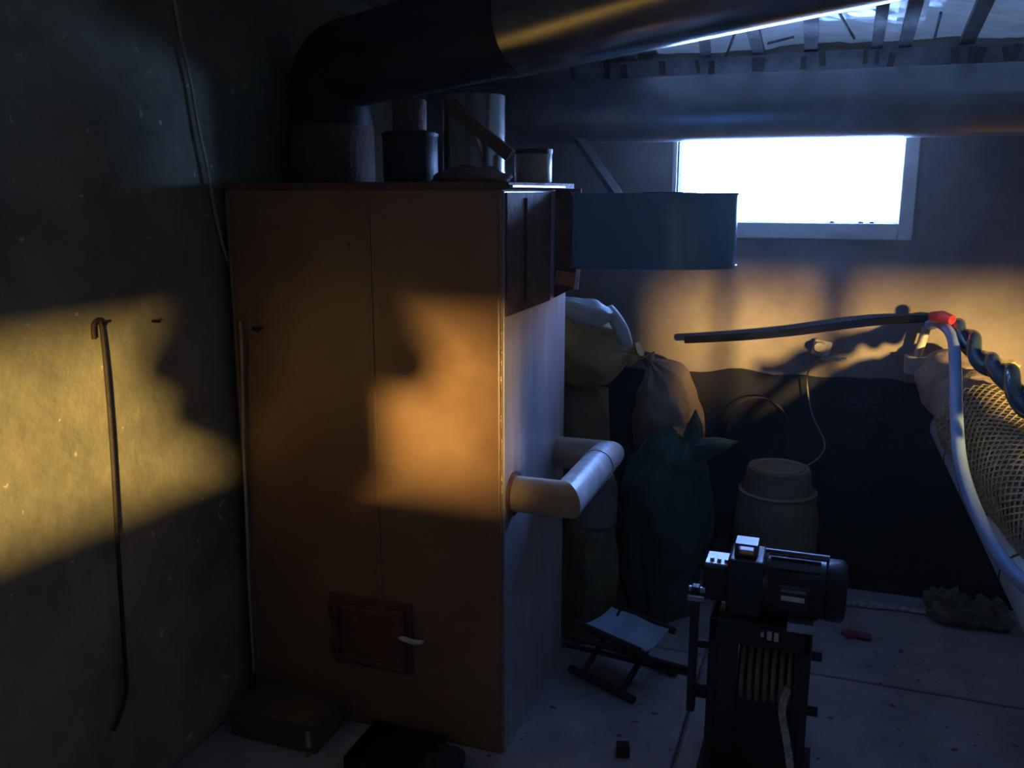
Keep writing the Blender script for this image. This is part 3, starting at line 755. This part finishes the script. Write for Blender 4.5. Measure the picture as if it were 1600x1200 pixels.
# pink scrap
c = at(2, .01, 1338, 994); bm = B()
for k in range(3):
    box(bm, (c.x+(k-1)*.03, c.y+random.uniform(-.01, .02), .008+.004*k), (.05, .03, .01), Matrix.Rotation(random.uniform(-1, 1), 3, 'Z') @ Matrix.Rotation(.2, 3, 'X'))
tag(obj('scrap', bm, 'pink', loc=(c.x, c.y, 0), bevel=.003), 'pink scrap of plastic on the floor right of the winch', 'scrap')
# black cube
c = at(2, 0, 973, 1180); bm = B(); box(bm, (c.x, c.y, .02), (.04, .035, .04), Matrix.Rotation(.3, 3, 'Z'))
tag(obj('block', bm, 'black', bevel=.004, loc=(c.x, c.y, 0)), 'small black block on the floor below the folding stool', 'block')
# cardboard box & ash pan
c0 = at(2, .0, 360, 1200); 
hx0 = at(1, 2.12, 362, 1150).x; hx1 = at(1, 2.12, 492, 1150).x; hz = at(1, 2.12, 430, 1122).z
t = thing('cardboard_box', 'brown cardboard box on the floor between left wall and boiler front', 'box', ((hx0+hx1)/2, 2.2, 0))
bm = B(); b3(bm, (max(hx0, XL+.01), 2.12, 0), (hx1, 2.29, hz)); obj('carton', bm, 'card', t, bevel=.003)
bm = B(); b3(bm, (max(hx0, XL+.01)+.005, 2.115, hz-.012), (hx1-.005, 2.2, hz+.002)); obj('flap', bm, 'card', t)
bm = B(); b3(bm, (hx1-.03, 2.116, .02), (hx1-.015, 2.122, hz-.02)); obj('tape_strip', bm, 'white', t)
px0 = at(1, 2.10, 540, 1130).x; px1 = at(1, 2.10, 655, 1130).x; hz = .05
t = thing('ash_pan', 'open black metal ash pan on the floor under the ash door', 'pan', ((px0+px1)/2, 2.18, 0))
bm = B()
b3(bm, (px0, 2.08, .0), (px1, 2.28, .006)); b3(bm, (px0, 2.08, 0), (px0+.005, 2.28, hz)); b3(bm, (px1-.005, 2.08, 0), (px1, 2.28, hz)); b3(bm, (px0, 2.275, 0), (px1, 2.28, hz)); b3(bm, (px0, 2.08, 0), (px1, 2.085, hz*.8))
obj('pan', bm, 'black', t)
bm = B(); tube(bm, spline([((px0+px1)/2-.03, 2.078, hz*.5), ((px0+px1)/2-.02, 2.05, hz*.5), ((px0+px1)/2+.02, 2.05, hz*.5), ((px0+px1)/2+.03, 2.078, hz*.5)], 5), .004, 8); obj('handle', bm, 'blackmetal', t, smooth=True)
c = at(1, 2.15, 690, 1105); bm = B(); bmesh.ops.create_icosphere(bm, subdivisions=4, radius=1)
cz = max(c.z, .05)
cz = .06
for v in bm.verts:
    n_ = 1+noise.noise(v.co*1.7)*.35; v.co = Vector((v.co.x*.06*n_, v.co.y*.07*n_, (max(v.co.z, -.8)+.8)*cz*.62*n_)) + Vector((c.x, 2.17, 0))
tag(obj('ash_sack', bm, 'jacket', smooth=True, loc=(c.x, 2.17, 0)), 'dark grey crumpled bag on the floor right of the ash pan', 'bag')
# two rods lying near stool
pA0 = at(2, .19, 880, 992); pA1 = at(2, .10, 1078, 1046)
for k, dz in enumerate((0, -.035)):
    a = pA0+Vector((0, 0, dz)); b = pA1+Vector((0, 0, dz*.5))
    bm = B(); cyl(bm, a, b, .009, 12)
    tag(obj('steel_rod', bm, 'blackmetal', smooth=True, loc=a), ['upper of two dark thin rods running behind the stool', 'lower of two dark thin rods running behind the stool'][k], 'rod')

# ================================================================== FOLDING STOOL
sz = .20
qs = [at(2, sz, *q) for q in ((900, 972), (968, 942), (1050, 985), (985, 1000))]
ctr = sum(qs, Vector())/4
ux = ((qs[2]-qs[1])+(qs[3]-qs[0])); ux.z = 0; ux.normalize()
uy = Vector((-ux.y, ux.x, 0))
hw = .5*((qs[2]-qs[1]).length+(qs[3]-qs[0]).length)/2; hd = .5*((qs[1]-qs[0]).length+(qs[2]-qs[3]).length)/2
hw = max(min(hw, .17), .13); hd = max(min(hd, .13), .10)
st = thing('folding_stool', 'small folding stool with a pale blue sling seat and dark crossed legs', 'stool', (ctr.x, ctr.y, 0))
bm = B(); n = 14; vv = []
for i in range(n+1):
    row = []
    for j in range(n+1):
        u, v = i/n*2-1, j/n*2-1
        z = sz - .035*(1-v*v) + .006*math.sin(u*5+v*3)*(1-v*v) - .012*math.exp(-((u*.7+v-.3)/.12)**2)*(1-v*v)
        row.append(bm.verts.new(ctr + ux*u*hw + uy*v*hd + Vector((0, 0, z-ctr.z))))
    vv.append(row)
for i in range(n):
    for j in range(n): bm.faces.new((vv[i][j], vv[i+1][j], vv[i+1][j+1], vv[i][j+1]))
e = bmesh.ops.extrude_face_region(bm, geom=bm.faces[:]); bmesh.ops.translate(bm, verts=[v for v in e['geom'] if isinstance(v, bmesh.types.BMVert)], vec=(0, 0, -.006))
obj('seat', bm, 'stool', st, smooth=True)
c2 = Vector((ctr.x, ctr.y, 0))
for s in (-1, 1):
    bm = B(); cyl(bm, c2+uy*s*hd-ux*(hw+.015)+Vector((0, 0, sz-.012)), c2+uy*s*hd+ux*(hw+.015)+Vector((0, 0, sz-.012)), .013, 14); obj('seat_rail', bm, 'stoolleg', st, smooth=True)
    bm = B(); cyl(bm, c2+uy*s*(hd+.02)-ux*(hw+.015)+Vector((0, 0, .014)), c2+uy*s*(hd+.02)+ux*(hw+.015)+Vector((0, 0, .014)), .014, 14); obj('foot_rail', bm, 'stoolleg', st, smooth=True)
    for e_ in (-1, 1):
        off = ux*e_*(hw-.02 - (.022 if s > 0 else 0))
        bm = B(); cyl(bm, c2+uy*s*hd+off+Vector((0, 0, sz-.012)), c2-uy*s*(hd+.02)+off+Vector((0, 0, .014)), .011, 12); obj('leg', bm, 'stoolleg', st, smooth=True)
for e_ in (-1, 1):
    bm = B(); cc = c2+ux*e_*(hw-.035)+Vector((0, 0, (sz)/2)); cyl(bm, cc-ux*.03, cc+ux*.03, .006, 10); obj('pivot', bm, 'chrome', st, smooth=True)

# ================================================================== WINCH
wb = at(2, 0, 1183, 1235); WY = wb.y
t = thing('electric_winch', 'black electric winch with motor on top and rope wound on its drum', 'winch', (wb.x, WY, 0))
def wpnt(x, y, Y=None): return at(1, WY if Y is None else Y, x, y)
fx0 = wpnt(1102, 1100).x; fx1 = wpnt(1262, 1100).x; ftop = wpnt(1180, 975).z
Wd = .22
# side cheeks
for x in (fx0, fx1-.025):
    bm = B(); b3(bm, (x, WY, .0), (x+.025, WY+Wd, ftop)); obj('cheek_plate', bm, 'black', t, bevel=.004)
bm = B(); b3(bm, (fx0-.02, WY-.02, 0), (fx1+.02, WY+Wd+.02, .018)); obj('base_plate', bm, 'blackmetal', t, bevel=.003)
bm = B(); b3(bm, (fx0+.002, WY+.0, ftop-.07), (fx1-.002, WY+Wd, ftop)); obj('top_plate', bm, 'black', t, bevel=.003)
# left guard plate
gx1 = wpnt(1148, 1100).x
bm = B(); b3(bm, (fx0+.024, WY+.005, .10), (gx1, WY+.02, ftop-.06)); obj('guard_plate', bm, 'black', t, bevel=.003)
gx2 = wpnt(1236, 1100).x
bm = B(); b3(bm, (gx2, WY+.005, .10), (fx1-.02, WY+.02, ftop-.06)); obj('guard_plate', bm, 'black', t, bevel=.003)
bm = B(); b3(bm, (fx0+.024, WY+.03, .018), (fx1-.024, WY+.04, wpnt(1190, 1085).z)); obj('lower_plate', bm, 'black', t, bevel=.002)
# drum
zd = (wpnt(1190, 1020).z+wpnt(1190, 1125).z)/2; rd = (wpnt(1190, 1015).z-wpnt(1190, 1125).z)/2
yd = WY+rd+.015
bm = B(); cyl(bm, (gx1, yd, zd), (gx2, yd, zd), rd-.008, 32); dm = obj('drum', bm, 'blackmetal', t, smooth=True)
nturn = 7
for k in range(nturn):
    xx = gx1+(gx2-gx1)*(k+.6)/(nturn)
    bm = B(); pts = []
    for q in range(37):
        a = 2*math.pi*q/36; pts.append(Vector((xx+.0055*(q/36-.5), yd+math.cos(a)*(rd), zd+math.sin(a)*(rd))))
    tube(bm, pts, .0068, 8, False); obj('rope_turn', bm, 'droprope', dm, smooth=True)
# rope tail
r0 = at(1, yd-rd-.004, 1219, 1085)
tl = [Vector((gx2-.012, yd-rd, zd)), at(1, yd-rd-.01, 1222, 1110), at(1, yd-rd-.05, 1228, 1150), at(1, yd-rd-.10, 1235, 1200), at(1, yd-rd-.17, 1240, 1260)]
tl.append(Vector((tl[-1].x+.02, tl[-1].y-.15, .012)))
tp = spline(tl, 30); bm = B()
for s in (0, 2.094, 4.188):
    tube(bm, [p+Vector((math.cos(s+i*.55)*.0052, math.sin(s+i*.55)*.0052, 0)) for i, p in enumerate(tp)], .0062, 7)
ro = obj('rope_tail', bm, 'rope', t, smooth=True); ro['label'] = 'pale twisted rope end hanging from the drum'
# motor
mz = (wpnt(1250, 888, WY+.1).z+wpnt(1250, 972, WY+.1).z)/2; mr = (wpnt(1250, 886, WY+.1).z-wpnt(1250, 973, WY+.1).z)/2
my = WY+.1
mx0 = wpnt(1192, 930, my).x; mx1 = wpnt(1322, 930, my).x
mz = max(mz, ftop+mr+.004)
bm = B(); tube(bm, [(mx0, my, mz), (mx0+.012, my, mz), (mx0+.165, my, mz), (mx0+.168, my, mz)], [mr*.9, mr, mr, mr*.97], 40)
obj('motor_body', bm, 'black', t, smooth=True)
xe = mx0+.168
bm = B(); tube(bm, [(xe, my, mz), (xe+.004, my, mz), (mx1-.014, my, mz), (mx1-.004, my, mz), (mx1, my, mz)], [mr*.98, mr*1.03, mr*1.03, mr*.95, mr*.8], 40); obj('fan_cover', bm, 'blackmetal', t, smooth=True)
for k in range(14):
    a = R(20+k*25); bm = B()
    m3 = Matrix.Rotation(-a, 3, 'X'); box(bm, Vector(((mx0+xe)/2, my, mz))+m3 @ Vector((0, 0, mr+.003)), (.135, .004, .008), m3); obj('cooling_fin', bm, 'black', t)
tz = Vector(((mx0+xe)/2-.0, my-mr-.006, mz))
bm = B(); box(bm, tz+Vector((0, 0, .0)), (.09, .03, .07)); tb = obj('terminal_box', bm, 'black', t, bevel=.005)
bm = B(); box(bm, tz+Vector((.0, -.016, .004)), (.062, .002, .014)); obj('rating_plate', bm, 'whiteplate', tb)['label'] = 'small bright rating plate'
bm = B(); box(bm, tz+Vector((.0, -.016, .026)), (.065, .002, .009)); obj('rating_strip', bm, 'duct', tb)
# gearbox
gx0 = wpnt(1100, 930, my).x; gm = wpnt(1137, 930, my).x
bm = B(); b3(bm, (gm, my-.07, ftop), (mx0+.004, my+.07, mz+mr*.95)); gb = obj('gearbox', bm, 'black', t, bevel=.01)
bm = B(); b3(bm, (gx0, my-.055, ftop+.03), (gm+.002, my+.05, mz+mr*.55)); obj('end_housing', bm, 'blackmetal', t, bevel=.006)
bm = B(); b3(bm, (gx0+.004, my-.05, mz+mr*.55), (gm, my+.04, mz+mr*.55+.008)); hp_ = obj('housing_cover', bm, 'chrome', t, bevel=.002)
for k in range(3):
    bm = B(); cyl(bm, (gx0+.022+k*.02, my-.03, mz+mr*.55+.008), (gx0+.022+k*.02, my-.03, mz+mr*.55+.017), .006, 8); obj('bolt', bm, 'chrome', t)
bm = B(); cx2 = (gm+mx0)/2
b3(bm, (cx2-.034, my-.035, mz+mr*.95), (cx2+.03, my+.03, mz+mr*.95+.008)); b3(bm, (cx2-.034, my-.035, mz+mr*.95), (cx2-.022, my+.03, mz+mr*.95+.035)); b3(bm, (cx2+.018, my-.035, mz+mr*.95), (cx2+.03, my+.03, mz+mr*.95+.035)); b3(bm, (cx2-.034, my-.035, mz+mr*.95+.030), (cx2+.03, my+.03, mz+mr*.95+.037))
obj('lifting_bracket', bm, 'duct', t, bevel=.002)
bm = B(); tube(bm, [(mx0, my+.01, mz+mr+.006), (mx1-.05, my+.01, mz+mr+.006)], .006, 10); obj('cable', bm, 'duct', t, smooth=True)
# small bright switch below
s0 = wpnt(1203, 992, WY-.01)
bm = B(); box(bm, (s0.x, WY-.006, s0.z), (.055, .014, .035)); sw = obj('switch_box', bm, 'black', t, bevel=.003)
for k, ww in enumerate((.009, .013, .013)):
    bm = B(); box(bm, (s0.x-.02+k*.019, WY-.015, s0.z-.001*k), (ww, .006, [.014, .026, .026][k])); obj('switch_key', bm, 'whiteplate', sw, bevel=.002)
p = wpnt(1247, 982); bm = B(); b3(bm, (p.x-.03, WY-.003, p.z-.013), (fx1, WY+.03, p.z+.014)); obj('bright_bracket', bm, 'chrome', t, bevel=.002)
# belt guard / lever at the left
lx = wpnt(1081, 1000).x
z0_ = wpnt(1081, 1120).z; z1_ = wpnt(1081, 900, my).z
bm = B(); box(bm, (lx, WY+.04, (z0_+z1_)/2), (.024, .03, z1_-z0_)); lv = obj('side_bar', bm, 'black', t, bevel=.003)
for (dz, dy) in ((0, 0), (-.02, -.018)):
    bm = B(); cyl(bm, (lx-.02, WY+.04+dy, z1_-.012+dz), (gx0+.01, WY+.04+dy, z1_-.012+dz), .009, 12); obj('pivot_pin', bm, 'chrome', t, smooth=True)
for (qx, qy, wd) in ((1100, 1006, .03), (1098, 1080, .05)):
    p = wpnt(qx, qy, WY+.05); bm = B(); cyl(bm, (lx, WY+.05, p.z), (fx0+.004, WY+.05, p.z), wd*.4, 14); obj('spacer', bm, 'blackmetal', t, smooth=True)
for (qy) in (1026, 1113):
    p = wpnt(1262, qy, WY+.03); bm = B(); cyl(bm, (fx1-.002, WY+.04, p.z), (fx1+.028, WY+.04, p.z), .014, 6); obj('bolt', bm, 'blackmetal', t)

# ================================================================== LEFT WALL ITEMS
def lw(x, y, off=.01):
    return at(0, XL+off, x, y)
hk = [lw(147, 530), lw(146, 510), lw(150, 502), lw(157, 503, .012), lw(160, 520, .014), lw(166, 580, .02), lw(174, 680, .022), lw(181, 800, .024), lw(189, 930, .024), lw(196, 1040, .022), lw(197, 1080, .02), lw(190, 1110, .016), lw(178, 1142, .014)]
bm = B(); tube(bm, spline(hk, 8), .0062, 10)
pk_ = tag(obj('poker', bm, 'poker_iron', smooth=True, loc=hk[2]), 'long thin iron poker hanging by its hook on the left wall', 'poker')
c = lw(152, 501, 0); bm = B(); cyl(bm, (XL-.01, c.y, c.z-.006), (XL+.03, c.y, c.z-.006), .004, 8); tag(obj('nail', bm, 'blackmetal', smooth=True, loc=c), 'nail in the left wall that the poker hangs on', 'nail')
c = lw(238, 502, 0); bm = B(); cyl(bm, (XL-.01, c.y, c.z), (XL+.025, c.y, c.z), .004, 8); tag(obj('nail', bm, 'blackmetal', smooth=True, loc=c), 'bare nail in the left wall right of the poker hook', 'nail')
wp = [lw(262, -20, .012), lw(272, 0, .012), lw(283, 60, .014), lw(297, 125, .012), lw(308, 190, .012), lw(322, 255, .014), lw(334, 320, .012), lw(345, 370, .012), lw(362, 425, .014), lw(373, 465, .016)]
wp += [at(1, 2.296, *q) for q in ((377, 520), (379, 600), (381, 690), (385, 800), (390, 930), (397, 1050))]
wire('cord', wp, .0048, 'cordmat', 'thin pale cord running down the left wall and along the boiler edge', 'cord')
c = at(1, by0-.01, 401, 515); bm = B(); cyl(bm, (c.x-.02, by0+.004, c.z), (c.x+.01, by0-.02, c.z), .007, 10)
tag(obj('nail', bm, 'blackmetal', smooth=True, loc=c), 'short dark peg by the cord at the upper left of the boiler front', 'nail')

# ================================================================== PERSON TAKING THE PICTURE (throws the shadow on wall and boiler)
pc = Vector((.25, -.36, 0))
t = thing('person', 'person in dark jacket holding up a phone whose shadow falls on boiler and left wall', 'person', pc)
fwd = Vector((-math.sin(SUN_AZ), math.cos(SUN_AZ), 0)); rgt = Vector((fwd.y, -fwd.x, 0))
def P(r, f, z): return pc+rgt*r+fwd*f+Vector((0, 0, z))
joints = {'pel': (P(-.07, 0, .88), .29), 'waist': (P(-.07, 0, 1.06), .33), 'chest': (P(0, 0, 1.28), .25), 'neck': (P(0, 0, 1.47), .06), 'nk2': (P(0, .02, 1.54), .055)}
edges = [('pel', 'waist'), ('waist', 'chest'), ('chest', 'neck'), ('neck', 'nk2')]
for s, n_ in ((-1, 'l'), (1, 'r')):
    joints['sh'+n_] = (P(s*.22, 0, 1.42), .11); joints['el'+n_] = (P(s*.36, .06, 1.22), .10); joints['wr'+n_] = (P(s*.18, .26, 1.50), .05)
    joints['hip'+n_] = (P(s*.09, 0, .87), .10); joints['kn'+n_] = (P(s*.10, .01, .48), .065); joints['an'+n_] = (P(s*.11, -.01, .09), .045); joints['toe'+n_] = (P(s*.13, .15, .04), .038)
    edges += [('chest', 'sh'+n_), ('sh'+n_, 'el'+n_), ('el'+n_, 'wr'+n_), ('pel', 'hip'+n_), ('hip'+n_, 'kn'+n_), ('kn'+n_, 'an'+n_), ('an'+n_, 'toe'+n_)]
def skin_obj(name, joints, edges, m, root, parent, sub=2):
    b_ = bmesh.new(); lay = b_.verts.layers.skin.verify(); vs_ = {}
    off = world_of(parent)
    for k, (p, r) in joints.items():
        v = b_.verts.new(p-off); v[lay].radius = (r, r); v[lay].use_root = (k == root); vs_[k] = v
    for a, b in edges: b_.edges.new((vs_[a], vs_[b]))
    me = bpy.data.meshes.new(name); b_.to_mesh(me); b_.free(); me.materials.append(M[m])
    o = bpy.data.objects.new(name, me); C.objects.link(o); o.parent = parent
    md = o.modifiers.new('skin', 'SKIN'); md.use_smooth_shade = True
    ss = o.modifiers.new('sub', 'SUBSURF'); ss.levels = sub; ss.render_levels = sub
    return o
skin_obj('body', joints, edges, 'jacket', 'pel', t)
bm = B(); bmesh.ops.create_uvsphere(bm, u_segments=28, v_segments=20, radius=1)
for v in bm.verts:
    x, y, z = v.co
    f_ = 1 - .18*max(0, -z); nose = .22*math.exp(-((x/.16)**2+((z+.05)/.2)**2)) if y > .5 else 0
    v.co = P(x*.076*f_, .02+y*.095*f_+nose*.09, 1.64+z*.118)
obj('head', bm, 'skin', t, smooth=True)
bm = B(); bmesh.ops.create_uvsphere(bm, u_segments=28, v_segments=20, radius=1)
for v in bm.verts:
    x, y, z = v.co; v.co = P(x*.083, -.005+y*.095, 1.67+z*.105)
obj('hair', bm, 'black', t, smooth=True)
for s in (-1, 1):
    J_ = {'w': (P(s*.14, .26, 1.50), .026), 'p': (P(s*.10, .285, 1.545), .028)}; E_ = [('w', 'p')]
    for k in range(4):
        a = P(s*(.095-.008*k), .30, 1.555+.018*k); b = P(s*(.060-.004*k), .312, 1.56+.018*k)
        J_['a%d' % k] = (a, .009); J_['b%d' % k] = (b, .008); J_['c%d' % k] = (P(s*(.044-.003*k), .302, 1.56+.018*k), .007)
        E_ += [('p', 'a%d' % k), ('a%d' % k, 'b%d' % k), ('b%d' % k, 'c%d' % k)]
    J_['t1'] = (P(s*.085, .272, 1.57), .010); J_['t2'] = (P(s*.06, .270, 1.585), .009); E_ += [('p', 't1'), ('t1', 't2')]
    skin_obj('hand', J_, E_, 'skin', 'w', t, 1)
bm = B(); c = P(0, .288, 1.585); box(bm, c, (.14, .009, .07), Matrix.Rotation(SUN_AZ, 3, 'Z'))
tag(obj('phone', bm, 'black', bevel=.003, loc=c), 'black phone held up in front of the person behind the camera', 'phone')
